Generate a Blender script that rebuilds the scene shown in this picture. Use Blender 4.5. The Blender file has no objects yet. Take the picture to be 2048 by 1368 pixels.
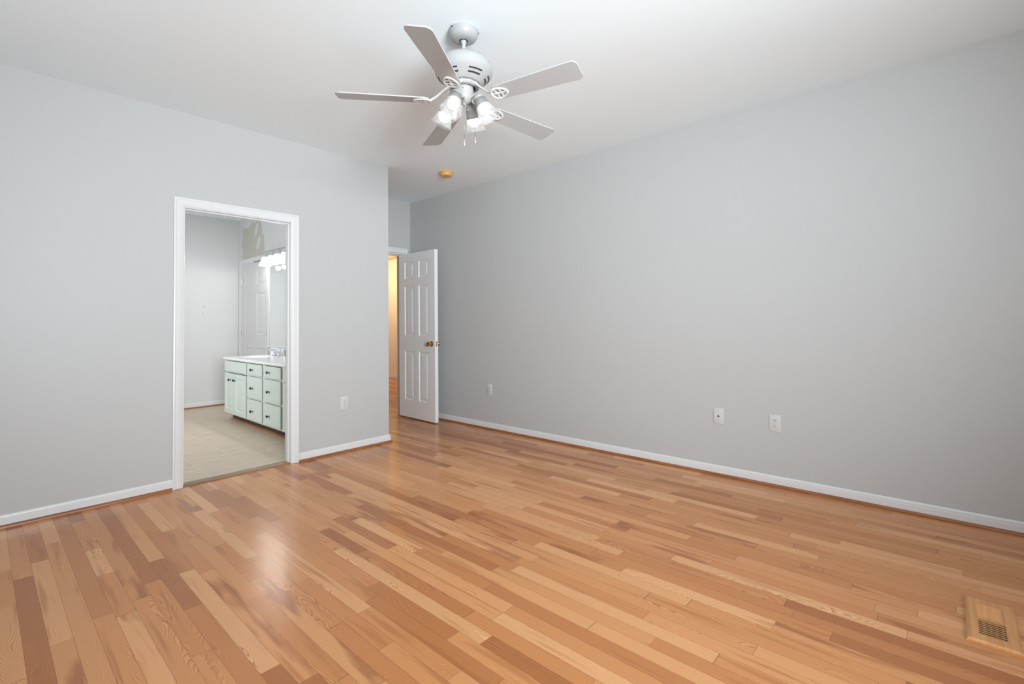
import bpy, bmesh, math, random
from mathutils import Vector, Matrix
random.seed(7)
SC = bpy.context.scene
COL = SC.collection
PI = math.pi

# ------------------------------------------------------------------ camera
YAW, PITCH, ROLL, FPX, CYPX, CAMH = 0.7354, 0.0234, -0.0097, 968.29, 620.33, 1.1805
cam = bpy.data.cameras.new('camera'); camo = bpy.data.objects.new('camera', cam); COL.objects.link(camo)
fw = Vector((math.cos(PITCH)*math.cos(YAW), math.cos(PITCH)*math.sin(YAW), math.sin(PITCH)))
rt = Vector((math.sin(YAW), -math.cos(YAW), 0)); up = rt.cross(fw)
r2 = math.cos(ROLL)*rt + math.sin(ROLL)*up; u2 = -math.sin(ROLL)*rt + math.cos(ROLL)*up
camo.matrix_world = Matrix(((r2.x, u2.x, -fw.x, 0), (r2.y, u2.y, -fw.y, 0), (r2.z, u2.z, -fw.z, CAMH), (0, 0, 0, 1)))
cam.sensor_width = 36; cam.lens = 36*FPX/2048; cam.shift_y = (CYPX-684)/2048
cam.clip_start = 0.02; cam.clip_end = 100
SC.camera = camo

# ------------------------------------------------------------------ world, daylight, exposure
w = bpy.data.worlds.new('sky'); SC.world = w; w.use_nodes = True
bg = w.node_tree.nodes['Background']; bg.inputs[0].default_value = (0.86, 0.93, 1, 1); bg.inputs[1].default_value = 1.0
SC.view_settings.view_transform = 'Standard'; SC.view_settings.look = 'None'
SC.view_settings.gamma = 1; SC.view_settings.use_curve_mapping = False
SC.view_settings.exposure = 0.11
SC.cycles.use_denoising = True
SC.cycles.max_bounces = 12; SC.cycles.diffuse_bounces = 8; SC.cycles.transparent_max_bounces = 16
SC.cycles.caustics_reflective = False; SC.cycles.caustics_refractive = False
SC.cycles.sample_clamp_indirect = 1.5

def area(name, loc, rot, sx, sy, power, color=(1, 1, 1)):
    l = bpy.data.lights.new(name, 'AREA'); l.shape = 'RECTANGLE'; l.size = sx; l.size_y = sy
    l.energy = power; l.color = color
    o = bpy.data.objects.new(name, l); o.location = loc; o.rotation_euler = rot; COL.objects.link(o)
    return o
def point(name, loc, power, radius, color=(1, 1, 1)):
    l = bpy.data.lights.new(name, 'POINT'); l.energy = power; l.shadow_soft_size = radius; l.color = color
    o = bpy.data.objects.new(name, l); o.location = loc; COL.objects.link(o)
    return o
# room extents
HC = 2.74
XR, YL, XC, YF = 3.793, 4.148, 2.751, 5.217     # right wall, bathroom-door wall, corner, alcove end
XW, YB = -0.75, -1.70                            # unseen walls behind the camera
BX, BY = 2.645, 7.935                            # bathroom partition and far wall
# daylight from unseen windows: back one inferred, side one added as fill
WIN_BACK = (-0.62, 0.86, 0.72, 2.32)
WIN_SIDE_ADDED = (1.95, 3.25, 0.75, 2.25)  # opening of the side window added for fill
dl = area('daylight_back_window', (0.12, YB-0.03, 1.52), (PI/2+math.radians(8), 0, math.radians(-28)), 1.40, 1.50, 126, (0.895, 0.96, 0.995))
dl.data.spread = math.radians(104)
area('added_side_window_fill', (XW-0.03, 2.6, 1.5), (PI/2+math.radians(40), 0, -PI/2), 1.26, 1.46, 3, (0.885, 0.96, 1.0))  # added fill, tilted up to brighten ceiling and walls
# fill at an added bathroom window; hall ceiling lamp glow, beyond the open door
area('added_bathroom_fill', (-0.03, 6.0, 1.5), (PI/2, 0, -PI/2), 1.16, 1.16, 34, (0.95, 0.98, 1))
point('hall_lamp_light', (5.0, 8.5, 2.2), 50, 0.12, (1, 0.70, 0.38))

# ------------------------------------------------------------------ helpers
def wl(o):
    v = Vector((0, 0, 0))
    while o: v += o.location; o = o.parent
    return v
def setp(o, label=None, cat=None, group=None, kind=None):
    if label: o['label'] = label
    if cat: o['category'] = cat
    if group: o['group'] = group
    if kind: o['kind'] = kind
    return o
def empty(name, loc, label=None, cat=None, group=None, kind=None):
    o = bpy.data.objects.new(name, None); COL.objects.link(o); o.location = loc; o.empty_display_size = .05
    return setp(o, label, cat, group, kind)
def obj(name, bm, m, parent=None, smooth=None, local=False):
    """link bm (world coordinates unless local) as one mesh; a top-level mesh gets its origin at its base"""
    bmesh.ops.recalc_face_normals(bm, faces=bm.faces[:])
    if not local:
        if parent: off = wl(parent)
        else:
            xs = [v.co.x for v in bm.verts]; ys = [v.co.y for v in bm.verts]; zs = [v.co.z for v in bm.verts]
            off = Vector(((min(xs)+max(xs))/2, (min(ys)+max(ys))/2, min(zs)))
        for v in bm.verts: v.co -= off
    me = bpy.data.meshes.new(name); bm.to_mesh(me); bm.free()
    if m: me.materials.append(m)
    o = bpy.data.objects.new(name, me); COL.objects.link(o)
    if parent: o.parent = parent
    elif not local: o.location = off
    if smooth:
        for p in me.polygons: p.use_smooth = True
        if smooth != 1: me.set_sharp_from_angle(angle=smooth)
    return o
B = bmesh.new
def box(bm, x0, x1, y0, y1, z0, z1, bev=0, seg=2, M=None):
    mat = Matrix.Translation(((x0+x1)/2, (y0+y1)/2, (z0+z1)/2)) @ Matrix.Diagonal((abs(x1-x0), abs(y1-y0), abs(z1-z0), 1))
    r = bmesh.ops.create_cube(bm, size=1, matrix=mat); vs = r['verts']
    if bev:
        es = list({e for v in vs for e in v.link_edges})
        r2_ = bmesh.ops.bevel(bm, geom=es, offset=bev, segments=seg, affect='EDGES', profile=.5)
        vs = list({v for v in r2_['verts']} | {v for v in vs if v.is_valid})
    if M is not None:
        seen = set()
        for v in vs:
            if v.is_valid and v not in seen: v.co = M @ v.co; seen.add(v)
    return vs
def lathe(bm, prof, M=Matrix.Identity(4), n=48, rip=None, closed_top=False):
    """revolve (r, z) points about local z, mapped by M; rip(theta, i) scales the radius"""
    rows = []
    for i, (r, z) in enumerate(prof):
        if r < 1e-6: rows.append([bm.verts.new(M @ Vector((0, 0, z)))])
        else:
            rows.append([bm.verts.new(M @ Vector((r*(rip(2*PI*k/n, i) if rip else 1)*math.cos(2*PI*k/n),
                                                  r*(rip(2*PI*k/n, i) if rip else 1)*math.sin(2*PI*k/n), z))) for k in range(n)])
    for a, b in zip(rows, rows[1:]):
        for k in range(n):
            k2 = (k+1) % n
            if len(a) == 1 and len(b) == 1: continue
            if len(a) == 1: bm.faces.new((a[0], b[k], b[k2]))
            elif len(b) == 1: bm.faces.new((a[k], b[0], a[k2]))
            else: bm.faces.new((a[k], b[k], b[k2], a[k2]))
def tube(bm, pts, rad, seg=10, flat=1.0, closed=False, upv=Vector((0, 0, 1))):
    pts = [Vector(p) for p in pts]; n = len(pts)
    rad = rad if isinstance(rad, (list, tuple)) else [rad]*n
    rings = []
    for i, p in enumerate(pts):
        a = pts[(i-1) % n] if (closed or i > 0) else p; b = pts[(i+1) % n] if (closed or i < n-1) else p
        t = (b-a).normalized()
        s = t.cross(upv)
        if s.length < 1e-4: s = t.cross(Vector((1, 0, 0)))
        s.normalize(); u = s.cross(t).normalized()
        rings.append([bm.verts.new(p + rad[i]*(math.cos(2*PI*k/seg)*s + flat*math.sin(2*PI*k/seg)*u)) for k in range(seg)])
    m = n if closed else n-1
    for i in range(m):
        a, b = rings[i], rings[(i+1) % n]
        for k in range(seg): bm.faces.new((a[k], a[(k+1) % seg], b[(k+1) % seg], b[k]))
    if not closed:
        bm.faces.new(rings[0]); bm.faces.new(rings[-1])
def prism(bm, poly, M, h0, h1):
    """extrude a 2D polygon (in M's xy plane) between local z h0 and h1"""
    a = [bm.verts.new(M @ Vector((x, y, h0))) for x, y in poly]; b = [bm.verts.new(M @ Vector((x, y, h1))) for x, y in poly]
    bm.faces.new(a); bm.faces.new(b); n = len(poly)
    for i in range(n): bm.faces.new((a[i], a[(i+1) % n], b[(i+1) % n], b[i]))
def frame_m(o, ex, ey, ez):
    o, ex, ey, ez = Vector(o), Vector(ex), Vector(ey), Vector(ez)
    return Matrix(((ex.x, ey.x, ez.x, o.x), (ex.y, ey.y, ez.y, o.y), (ex.z, ey.z, ez.z, o.z), (0, 0, 0, 1)))
def panel_slab(bm, M, W, H, T, panels, both=True, mold=.012, deep=.007, field=.03, rise=.005):
    """door slab in local x (width), y (height), z (thickness, front at 0, back at -T) with raised panels"""
    xs = sorted({0, W} | {p[0] for p in panels} | {p[1] for p in panels})
    zs = sorted({0, H} | {p[2] for p in panels} | {p[3] for p in panels})
    def face(zf, sgn, withp):
        V = {}
        def v(x, y, d=0):
            k = (round(x, 5), round(y, 5), round(d, 5))
            if k not in V: V[k] = bm.verts.new(M @ Vector((x, y, zf-sgn*d)))
            return V[k]
        for i in range(len(xs)-1):
            for j in range(len(zs)-1):
                x0, x1, y0, y1 = xs[i], xs[i+1], zs[j], zs[j+1]
                cx, cy = (x0+x1)/2, (y0+y1)/2
                hit = withp and any(p[0] < cx < p[1] and p[2] < cy < p[3] for p in panels)
                if not hit: bm.faces.new((v(x0, y0), v(x1, y0), v(x1, y1), v(x0, y1)))
                else:
                    rings = [(0, 0), (mold*.35, deep*.75), (mold, deep), (mold+.006, deep), (mold+field, deep-rise)]
                    prev = None
                    for ins, d in rings:
                        c = [v(x0+ins, y0+ins, d), v(x1-ins, y0+ins, d), v(x1-ins, y1-ins, d), v(x0+ins, y1-ins, d)]
                        if prev:
                            for k in range(4): bm.faces.new((prev[k], prev[(k+1) % 4], c[(k+1) % 4], c[k]))
                        prev = c
                    bm.faces.new(prev)
        # outer border loop in order
        return ([v(x, 0) for x in xs] + [v(W, y) for y in zs[1:]] + [v(x, H) for x in xs[::-1][1:]] + [v(0, y) for y in zs[::-1][1:-1]])
    a = face(0, 1, True); b = face(-T, -1, both)
    n = len(a)
    for i in range(n): bm.faces.new((a[i], a[(i+1) % n], b[(i+1) % n], b[i]))
def profile_run(bm, prof, p0, p1, nrm, m0=0, m1=0):
    """sweep a (depth, height) profile from p0 to p1 along the wall; depth goes along nrm; m = mitre slope at the ends"""
    p0, p1, nrm = Vector(p0), Vector(p1), Vector(nrm); t = (p1-p0).normalized()
    a = [bm.verts.new(p0 + nrm*d + Vector((0, 0, h)) - t*(m0*d)) for d, h in prof]
    b = [bm.verts.new(p1 + nrm*d + Vector((0, 0, h)) + t*(m1*d)) for d, h in prof]
    n = len(prof); bm.faces.new(a); bm.faces.new(b)
    for i in range(n): bm.faces.new((a[i], a[(i+1) % n], b[(i+1) % n], b[i]))

# ------------------------------------------------------------------ materials
def srgb(r, g, b):
    f = lambda c: (c/255/12.92) if c <= 10 else ((c/255+.055)/1.055)**2.4
    return (f(r), f(g), f(b), 1)
def mat(name, color, rough=.5, metal=0, spec=.5, var=.03, vscale=3, bump=0, bscale=300, coat=0):
    m = bpy.data.materials.new(name); m.use_nodes = True; nt = m.node_tree; N = nt.nodes; L = nt.links
    p = N['Principled BSDF']; p.inputs['Roughness'].default_value = rough; p.inputs['Metallic'].default_value = metal
    p.inputs['Specular IOR Level'].default_value = spec; p.inputs['Coat Weight'].default_value = coat
    tc = N.new('ShaderNodeTexCoord'); nz = N.new('ShaderNodeTexNoise'); nz.inputs['Scale'].default_value = vscale
    nz.inputs['Detail'].default_value = 4; L.new(tc.outputs['Object'], nz.inputs['Vector'])
    mx = N.new('ShaderNodeMix'); mx.data_type = 'RGBA'
    c = color
    mx.inputs['A'].default_value = (c[0]*(1-var), c[1]*(1-var), c[2]*(1-var), 1)
    mx.inputs['B'].default_value = (min(1, c[0]*(1+var)), min(1, c[1]*(1+var)), min(1, c[2]*(1+var)), 1)
    L.new(nz.outputs['Fac'], mx.inputs['Factor']); L.new(mx.outputs['Result'], p.inputs['Base Color'])
    if bump:
        n2 = N.new('ShaderNodeTexNoise'); n2.inputs['Scale'].default_value = bscale; L.new(tc.outputs['Object'], n2.inputs['Vector'])
        b = N.new('ShaderNodeBump'); b.inputs['Strength'].default_value = bump; b.inputs['Distance'].default_value = .001
        L.new(n2.outputs['Fac'], b.inputs['Height']); L.new(b.outputs['Normal'], p.inputs['Normal'])
    return m
class NB:
    """tiny node-graph helper"""
    def __init__(s, name):
        s.m = bpy.data.materials.new(name); s.m.use_nodes = True; s.nt = s.m.node_tree; s.p = s.nt.nodes['Principled BSDF']
    def put(s, sock, v):
        if isinstance(v, bpy.types.NodeSocket): s.nt.links.new(v, sock)
        else: sock.default_value = v
    def math(s, op, a, b=None, c=None):
        n = s.nt.nodes.new('ShaderNodeMath'); n.operation = op
        for i, v in enumerate((a, b, c)):
            if v is not None: s.put(n.inputs[i], v)
        return n.outputs[0]
    def node(s, t, outs, **kw):
        n = s.nt.nodes.new(t)
        for k, v in kw.items():
            if k in n.inputs.keys(): s.put(n.inputs[k], v)
            else: setattr(n, k, v)
        return n.outputs[outs]
    def xyz(s, x, y, z): return s.node('ShaderNodeCombineXYZ', 'Vector', X=x, Y=y, Z=z)
    def ramp(s, fac, stops, interp='LINEAR'):
        n = s.nt.nodes.new('ShaderNodeValToRGB'); s.put(n.inputs[0], fac); cr = n.color_ramp; cr.interpolation = interp
        while len(cr.elements) < len(stops): cr.elements.new(.5)
        for e, (p, c) in zip(cr.elements, stops): e.position = p; e.color = c
        return n.outputs['Color']
    def mix(s, f, a, b, mode='MIX'):
        n = s.nt.nodes.new('ShaderNodeMix'); n.data_type = 'RGBA'; n.blend_type = mode
        s.put(n.inputs['Factor'], f); s.put(n.inputs['A'], a); s.put(n.inputs['B'], b)
        return n.outputs['Result']
def g(v): return (v, v, v, 1)

def oak_floor(name, pw=.066, phase=.126):
    n = NB(name)
    tc = n.node('ShaderNodeNewGeometry', 'Position')
    sp = n.nt.nodes.new('ShaderNodeSeparateXYZ'); n.nt.links.new(tc, sp.inputs[0]); X, Y = sp.outputs[0], sp.outputs[1]
    u = n.math('DIVIDE', n.math('SUBTRACT', X, phase), pw)
    row = n.math('FLOOR', u); fu = n.math('FRACT', u)
    wr = n.node('ShaderNodeTexWhiteNoise', 'Value', noise_dimensions='1D', W=row)
    wr2 = n.node('ShaderNodeTexWhiteNoise', 'Value', noise_dimensions='1D', W=n.math('ADD', row, 57.3))
    ln = n.math('MULTIPLY_ADD', wr, .5, .55)
    # boards of unequal length: warp y before cutting it up
    yw = n.math('ADD', Y, n.math('MULTIPLY', n.math('SINE', n.math('MULTIPLY_ADD', Y, 3.1, n.math('MULTIPLY', wr2, 40))), .16))
    v = n.math('DIVIDE', n.math('ADD', yw, n.math('MULTIPLY', wr2, 9)), ln)
    ci = n.math('FLOOR', v); fv = n.math('FRACT', v)
    h1 = n.node('ShaderNodeTexWhiteNoise', 'Value', noise_dimensions='3D', Vector=n.xyz(row, ci, 1.7))
    h2 = n.node('ShaderNodeTexWhiteNoise', 'Value', noise_dimensions='3D', Vector=n.xyz(row, ci, 9.1))
    h3 = n.node('ShaderNodeTexWhiteNoise', 'Value', noise_dimensions='3D', Vector=n.xyz(row, ci, 23.9))
    # board tone
    base = n.ramp(h1, [(0, srgb(164, 110, 70)), (.08, srgb(180, 125, 83)), (.22, srgb(203, 148, 102)), (.55, srgb(216, 164, 118)), (.8, srgb(224, 176, 132)), (1, srgb(236, 194, 154))])
    # cathedral grain: stretched distorted rings, shifted per board
    gx = n.math('MULTIPLY_ADD', fu, pw, n.math('MULTIPLY', h2, 31.0)); gy = n.math('MULTIPLY_ADD', Y, 1, n.math('MULTIPLY', h3, 17.0))
    wob = n.node('ShaderNodeTexNoise', 'Fac', Vector=n.xyz(n.math('MULTIPLY', gx, 10), n.math('MULTIPLY', gy, 1.9), h1), Scale=1.0, Detail=2.0, Roughness=.45)
    wob2 = n.node('ShaderNodeTexNoise', 'Fac', Vector=n.xyz(n.math('MULTIPLY', gx, 34), n.math('MULTIPLY', gy, 5), h1), Scale=1.0, Detail=2.0)
    off = n.math('SUBTRACT', fu, n.math('MULTIPLY_ADD', h2, 2.2, -.6))
    field = n.math('ADD', n.math('MULTIPLY', n.math('ABSOLUTE', off), n.math('MULTIPLY_ADD', h3, 3.0, 1.4)), n.math('MULTIPLY_ADD', wob, 5.0, n.math('MULTIPLY', wob2, .16)))
    ringp = n.math('FRACT', n.math('MULTIPLY', field, n.math('MULTIPLY_ADD', h1, 4.5, 3.5)))
    # asymmetric growth ring: sharp dark line, slow fade
    line = n.math('POWER', ringp, 2.6)
    streak = n.node('ShaderNodeTexNoise', 'Fac', Vector=n.xyz(n.math('MULTIPLY', gx, 420), n.math('MULTIPLY', gy, 9), h2), Scale=1.0, Detail=3.0)
    broad = n.node('ShaderNodeTexNoise', 'Fac', Vector=n.xyz(n.math('MULTIPLY', gx, 26), n.math('MULTIPLY', gy, 1.6), h3), Scale=1.0, Detail=2.0)
    c = n.mix(n.math('MULTIPLY', line, n.math('MULTIPLY_ADD', h2, .5, .32)), base, srgb(140, 86, 52))
    c = n.mix(n.math('MULTIPLY', n.math('GREATER_THAN', broad, .0), n.node('ShaderNodeMapRange', 'Result', Value=broad, **{'From Min': .57, 'From Max': .70, 'To Min': 0.0, 'To Max': .55})), c, srgb(160, 104, 64))
    c = n.mix(n.math('MULTIPLY', streak, .22), c, srgb(176, 120, 78))
    # a few boards carry a dark heartwood streak
    heart = n.node('ShaderNodeTexNoise', 'Fac', Vector=n.xyz(n.math('MULTIPLY', gx, 14), n.math('MULTIPLY', gy, 1.9), n.math('ADD', h1, 4)), Scale=1.0, Detail=2.5)
    hm = n.node('ShaderNodeMapRange', 'Result', Value=heart, **{'From Min': .50, 'From Max': .60, 'To Min': 0.0, 'To Max': .6})
    c = n.mix(n.math('MULTIPLY', hm, n.math('GREATER_THAN', h3, .90)), c, srgb(138, 78, 44))
    # seams
    su = n.math('MULTIPLY', n.math('MINIMUM', fu, n.math('SUBTRACT', 1, fu)), pw)
    sv = n.math('MULTIPLY', n.math('MINIMUM', fv, n.math('SUBTRACT', 1, fv)), ln)
    seam = n.math('MAXIMUM', n.math('LESS_THAN', su, .0007), n.math('LESS_THAN', sv, .0009))
    c = n.mix(n.math('MULTIPLY', seam, .6), c, srgb(96, 54, 30))
    c = n.mix(1.0, c, (.93, .78, .61, 1), 'MULTIPLY')
    n.put(n.p.inputs['Base Color'], c)
    n.p.inputs['Roughness'].default_value = .24; n.p.inputs['Specular IOR Level'].default_value = .36
    return n.m
def wood(name, c0, c1, axis=0, rough=.35, fine=1.0):
    n = NB(name); tc = n.node('ShaderNodeNewGeometry', 'Position')
    mp = n.nt.nodes.new('ShaderNodeMapping'); n.nt.links.new(tc, mp.inputs[0])
    s = [260*fine, 260*fine, 260*fine]; s[axis] = 12*fine; mp.inputs['Scale'].default_value = s
    f = n.node('ShaderNodeTexNoise', 'Fac', Vector=mp.outputs[0], Scale=.35, Detail=4.0)
    n.put(n.p.inputs['Base Color'], n.mix(n.node('ShaderNodeMapRange', 'Result', Value=f, **{'From Min': .3, 'From Max': .7}), c0, c1))
    n.p.inputs['Roughness'].default_value = rough
    return n.m
def tile_floor(name):
    n = NB(name); tc = n.node('ShaderNodeNewGeometry', 'Position')
    sp = n.nt.nodes.new('ShaderNodeSeparateXYZ'); n.nt.links.new(tc, sp.inputs[0]); X, Y = sp.outputs[0], sp.outputs[1]
    u = n.math('DIVIDE', n.math('SUBTRACT', X, 1.545), .312); r = n.math('FLOOR', u); fu = n.math('FRACT', u)
    v = n.math('ADD', n.math('DIVIDE', n.math('SUBTRACT', Y, 4.92), .61), n.math('MULTIPLY', n.math('MODULO', n.math('ADD', r, 20), 2), .5))
    ci = n.math('FLOOR', v); fv = n.math('FRACT', v)
    h = n.node('ShaderNodeTexWhiteNoise', 'Value', noise_dimensions='3D', Vector=n.xyz(r, ci, 3.3))
    st = n.node('ShaderNodeTexNoise', 'Fac', Vector=n.xyz(n.math('MULTIPLY', X, 3.0), n.math('MULTIPLY', Y, 60), n.math('MULTIPLY', h, 20)), Scale=1.0, Detail=4.0)
    c = n.mix(n.node('ShaderNodeMapRange', 'Result', Value=st, **{'From Min': .3, 'From Max': .7}), srgb(180, 160, 140), srgb(208, 191, 171))
    c = n.mix(n.math('MULTIPLY', h, .25), c, srgb(188, 168, 148))
    su = n.math('MULTIPLY', n.math('MINIMUM', fu, n.math('SUBTRACT', 1, fu)), .312); sv = n.math('MULTIPLY', n.math('MINIMUM', fv, n.math('SUBTRACT', 1, fv)), .61)
    c = n.mix(n.math('MULTIPLY', n.math('MAXIMUM', n.math('LESS_THAN', su, .0022), n.math('LESS_THAN', sv, .0022)), .65), c, srgb(222, 208, 188))
    n.put(n.p.inputs['Base Color'], c); n.p.inputs['Roughness'].default_value = .38
    return n.m
def emit(name, color, strength):
    m = bpy.data.materials.new(name); m.use_nodes = True; nt = m.node_tree; nt.nodes.clear()
    e = nt.nodes.new('ShaderNodeEmission'); e.inputs[0].default_value = color; e.inputs[1].default_value = strength
    o = nt.nodes.new('ShaderNodeOutputMaterial'); nt.links.new(e.outputs[0], o.inputs[0])
    return m
def shade_glass(name, clear, tint=(.93, .94, .94, 1)):
    m = bpy.data.materials.new(name); m.use_nodes = True; nt = m.node_tree; nt.nodes.clear(); N = nt.nodes.new; L = nt.links.new
    tr = N('ShaderNodeBsdfTransparent'); tl = N('ShaderNodeBsdfTranslucent'); tl.inputs[0].default_value = tint
    df = N('ShaderNodeBsdfDiffuse'); df.inputs[0].default_value = tint
    gl = N('ShaderNodeBsdfGlossy'); gl.inputs['Roughness'].default_value = .08
    a = N('ShaderNodeMixShader'); a.inputs[0].default_value = .45; L(tl.outputs[0], a.inputs[1]); L(df.outputs[0], a.inputs[2])
    b = N('ShaderNodeMixShader'); b.inputs[0].default_value = clear; L(a.outputs[0], b.inputs[1]); L(tr.outputs[0], b.inputs[2])
    lw = N('ShaderNodeLayerWeight'); lw.inputs[0].default_value = .25
    fr = N('ShaderNodeMath'); fr.operation = 'MULTIPLY'; L(lw.outputs['Facing'], fr.inputs[0]); fr.inputs[1].default_value = .16
    c = N('ShaderNodeMixShader'); L(fr.outputs[0], c.inputs[0]); L(b.outputs[0], c.inputs[1]); L(gl.outputs[0], c.inputs[2])
    o = N('ShaderNodeOutputMaterial'); L(c.outputs[0], o.inputs[0])
    return m
def patched_paint(name, paint, bare):
    """painted plaster with one unpainted patch above the closet door, ragged brush edges"""
    n = NB(name); tc = n.node('ShaderNodeNewGeometry', 'Position')
    sp = n.nt.nodes.new('ShaderNodeSeparateXYZ'); n.nt.links.new(tc, sp.inputs[0]); Y, Z = sp.outputs[1], sp.outputs[2]
    nz = n.node('ShaderNodeTexNoise', 'Fac', Vector=n.xyz(0.0, n.math('MULTIPLY', Y, 9), n.math('MULTIPLY', Z, 9)), Scale=1.0, Detail=3.0)
    d = n.math('MULTIPLY', n.math('SUBTRACT', nz, .5), .22)
    y2, z2 = n.math('ADD', Y, d), n.math('ADD', Z, d)
    # right brush edge slants
    inside = n.math('MULTIPLY', n.math('LESS_THAN', y2, 7.80), n.math('GREATER_THAN', n.math('ADD', y2, n.math('MULTIPLY', n.math('SUBTRACT', Z, 2.3), -.35)), 6.98))
    inside = n.math('MULTIPLY', inside, n.math('LESS_THAN', n.math('ADD', z2, n.math('MULTIPLY', n.math('SUBTRACT', 7.8, Y), -.12)), 2.585))
    for yc, zc in ((7.26, 2.52), (7.19, 2.32)):     # two strokes of spackle
        e = n.math('ADD', n.math('POWER', n.math('DIVIDE', n.math('ADD', n.math('SUBTRACT', Y, yc), n.math('MULTIPLY', n.math('SUBTRACT', Z, zc), .45)), .05), 2.0), n.math('POWER', n.math('DIVIDE', n.math('SUBTRACT', Z, zc), .09), 2.0))
        inside = n.math('MULTIPLY', inside, n.math('GREATER_THAN', e, 1.0))
    n.put(n.p.inputs['Base Color'], n.mix(inside, paint, bare)); n.p.inputs['Roughness'].default_value = .5
    return n.m

PAINT = (.452, .462, .466, 1)
M_wall = mat('pale grey wall paint', PAINT, .48, var=.012, vscale=1.5, bump=.12, bscale=260, spec=.35)
M_ceil = mat('white ceiling paint', (.83, .905, .945, 1), .7, var=.01, bump=.1, bscale=220, spec=.2)
M_trim = mat('white trim enamel', (.64, .655, .665, 1), .3, var=.01)
M_door = mat('white door enamel', (.74, .765, .785, 1), .3, var=.01)
M_closet = mat('closet door paint', (.60, .60, .60, 1), .35, var=.01)
M_bath = mat('bathroom white paint', (.60, .60, .60, 1), .45, var=.012, bump=.1, bscale=240)
M_bathp = patched_paint('bathroom paint with bare patch', (.62, .62, .62, 1), srgb(186, 183, 174))
M_hall = mat('hall cream paint', (.74, .70, .62, 1), .5, var=.01)
M_hallc = mat('hall ceiling paint', (.55, .50, .42, 1), .7, var=.01)
M_floor = oak_floor('oak strip floor')
M_tile = tile_floor('beige streaked tile')
M_shoe = wood('stained oak shoe moulding', srgb(120, 72, 40), srgb(158, 100, 60), 1)
M_shoex = wood('stained oak shoe moulding across', srgb(120, 72, 40), srgb(158, 100, 60), 0)
M_thr = wood('worn oak threshold', srgb(118, 88, 64), srgb(150, 120, 92), 0)
M_vent = wood('light oak register', srgb(188, 130, 80), srgb(206, 152, 100), 0, .45)
M_dark = mat('shade black', (.012, .010, .009, 1), .7, var=0)  # black standing in for shade inside gaps and the duct
M_fan = mat('white fan enamel', (.33, .335, .335, 1), .22, var=.01)
M_iron = mat('floor-lit blade iron enamel', (.56, .565, .565, 1), .25, var=.01)  # fan enamel lightened to carry floor bounce on the irons
M_blade = mat('white fan blade laminate', (.40, .41, .415, 1), .2, var=.01)
M_shade = shade_glass('ribbed clear fan glass', .66, (.72, .73, .73, 1))
M_neck = shade_glass('grey frosted fan glass', .12, (.30, .305, .305, 1))
M_vshade = shade_glass('frosted vanity glass', .10)
M_bulb = emit('lit bulb', (1, .98, .95, 1), 4)
M_vbulb = emit('lit vanity bulb', (1, .98, .95, 1), 50)
M_chain = mat('pull chain brass grey', (.30, .29, .27, 1), .4, metal=.8)
M_brass = mat('polished brass', srgb(214, 160, 82), .16, metal=1)
M_steel = mat('brushed steel', (.42, .42, .43, 1), .35, metal=1)
M_chrome = mat('chrome', (.80, .81, .82, 1), .08, metal=1)
M_bronze = mat('dark bronze knob', (.025, .024, .023, 1), .3, metal=.6)
M_mint = mat('mint grey cabinet paint', srgb(203, 214, 207), .38, var=.012)
M_toe = mat('dark toe kick', (.035, .018, .010, 1), .5)
M_counter = mat('white cultured marble', (.86, .87, .88, 1), .12, var=.01)
M_plate = mat('white plastic plate', (.55, .555, .555, 1), .3, var=.0)
M_tan = mat('yellowed plastic', srgb(212, 165, 92), .45, var=.03)
M_mir = mat('mirror silver', (.90, .92, .92, 1), .02, metal=1, var=0)
M_hole = mat('dark slot', (.02, .02, .02, 1), .6, var=0)
M_mark = mat('faint scuff', (.36, .36, .37, 1), .6, var=0)

# ------------------------------------------------------------------ structure: shell
def struct(name, bm, m, label=None, smooth=None):
    return setp(obj(name, bm, m, smooth=smooth), label, None, None, 'structure')
bm = B()
box(bm, XW-.1, XR, YB-.1, YL+.02, -.06, 0); box(bm, XC-.05, XR, YL+.02, YF+.06, -.06, 0)
struct('floor', bm, M_floor, 'honey oak strip floor of the empty bedroom')
bm = B(); box(bm, XW-.1, XR, YB-.1, YL+.106, HC, HC+.1); box(bm, XC-.106, XR, YL+.106, YF+.1, HC, HC+.1)
struct('ceiling', bm, M_ceil, 'smooth white bedroom ceiling')
bm = B(); box(bm, XR, XR+.11, YB-.1, YF+.113, -.06, HC+.1)
wr = struct('wall_right', bm, M_wall, 'long blank pale grey wall on the right')
# wall with the bathroom doorway
DX0, DX1, DZ = 1.000, 1.800, 2.052        # rough opening
bm = B(); box(bm, XW-.1, DX0, YL, YL+.106, -.06, HC); box(bm, DX1, XC, YL, YL+.106, -.06, HC); box(bm, DX0, DX1, YL, YL+.106, DZ, HC)
struct('wall_left', bm, M_wall, 'pale grey wall holding the bathroom doorway')
bm = B(); box(bm, XC-.053, XC, YL+.106, YF, -.06, HC)
struct('wall_alcove', bm, M_wall, 'short return wall inside the entry alcove')
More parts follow.
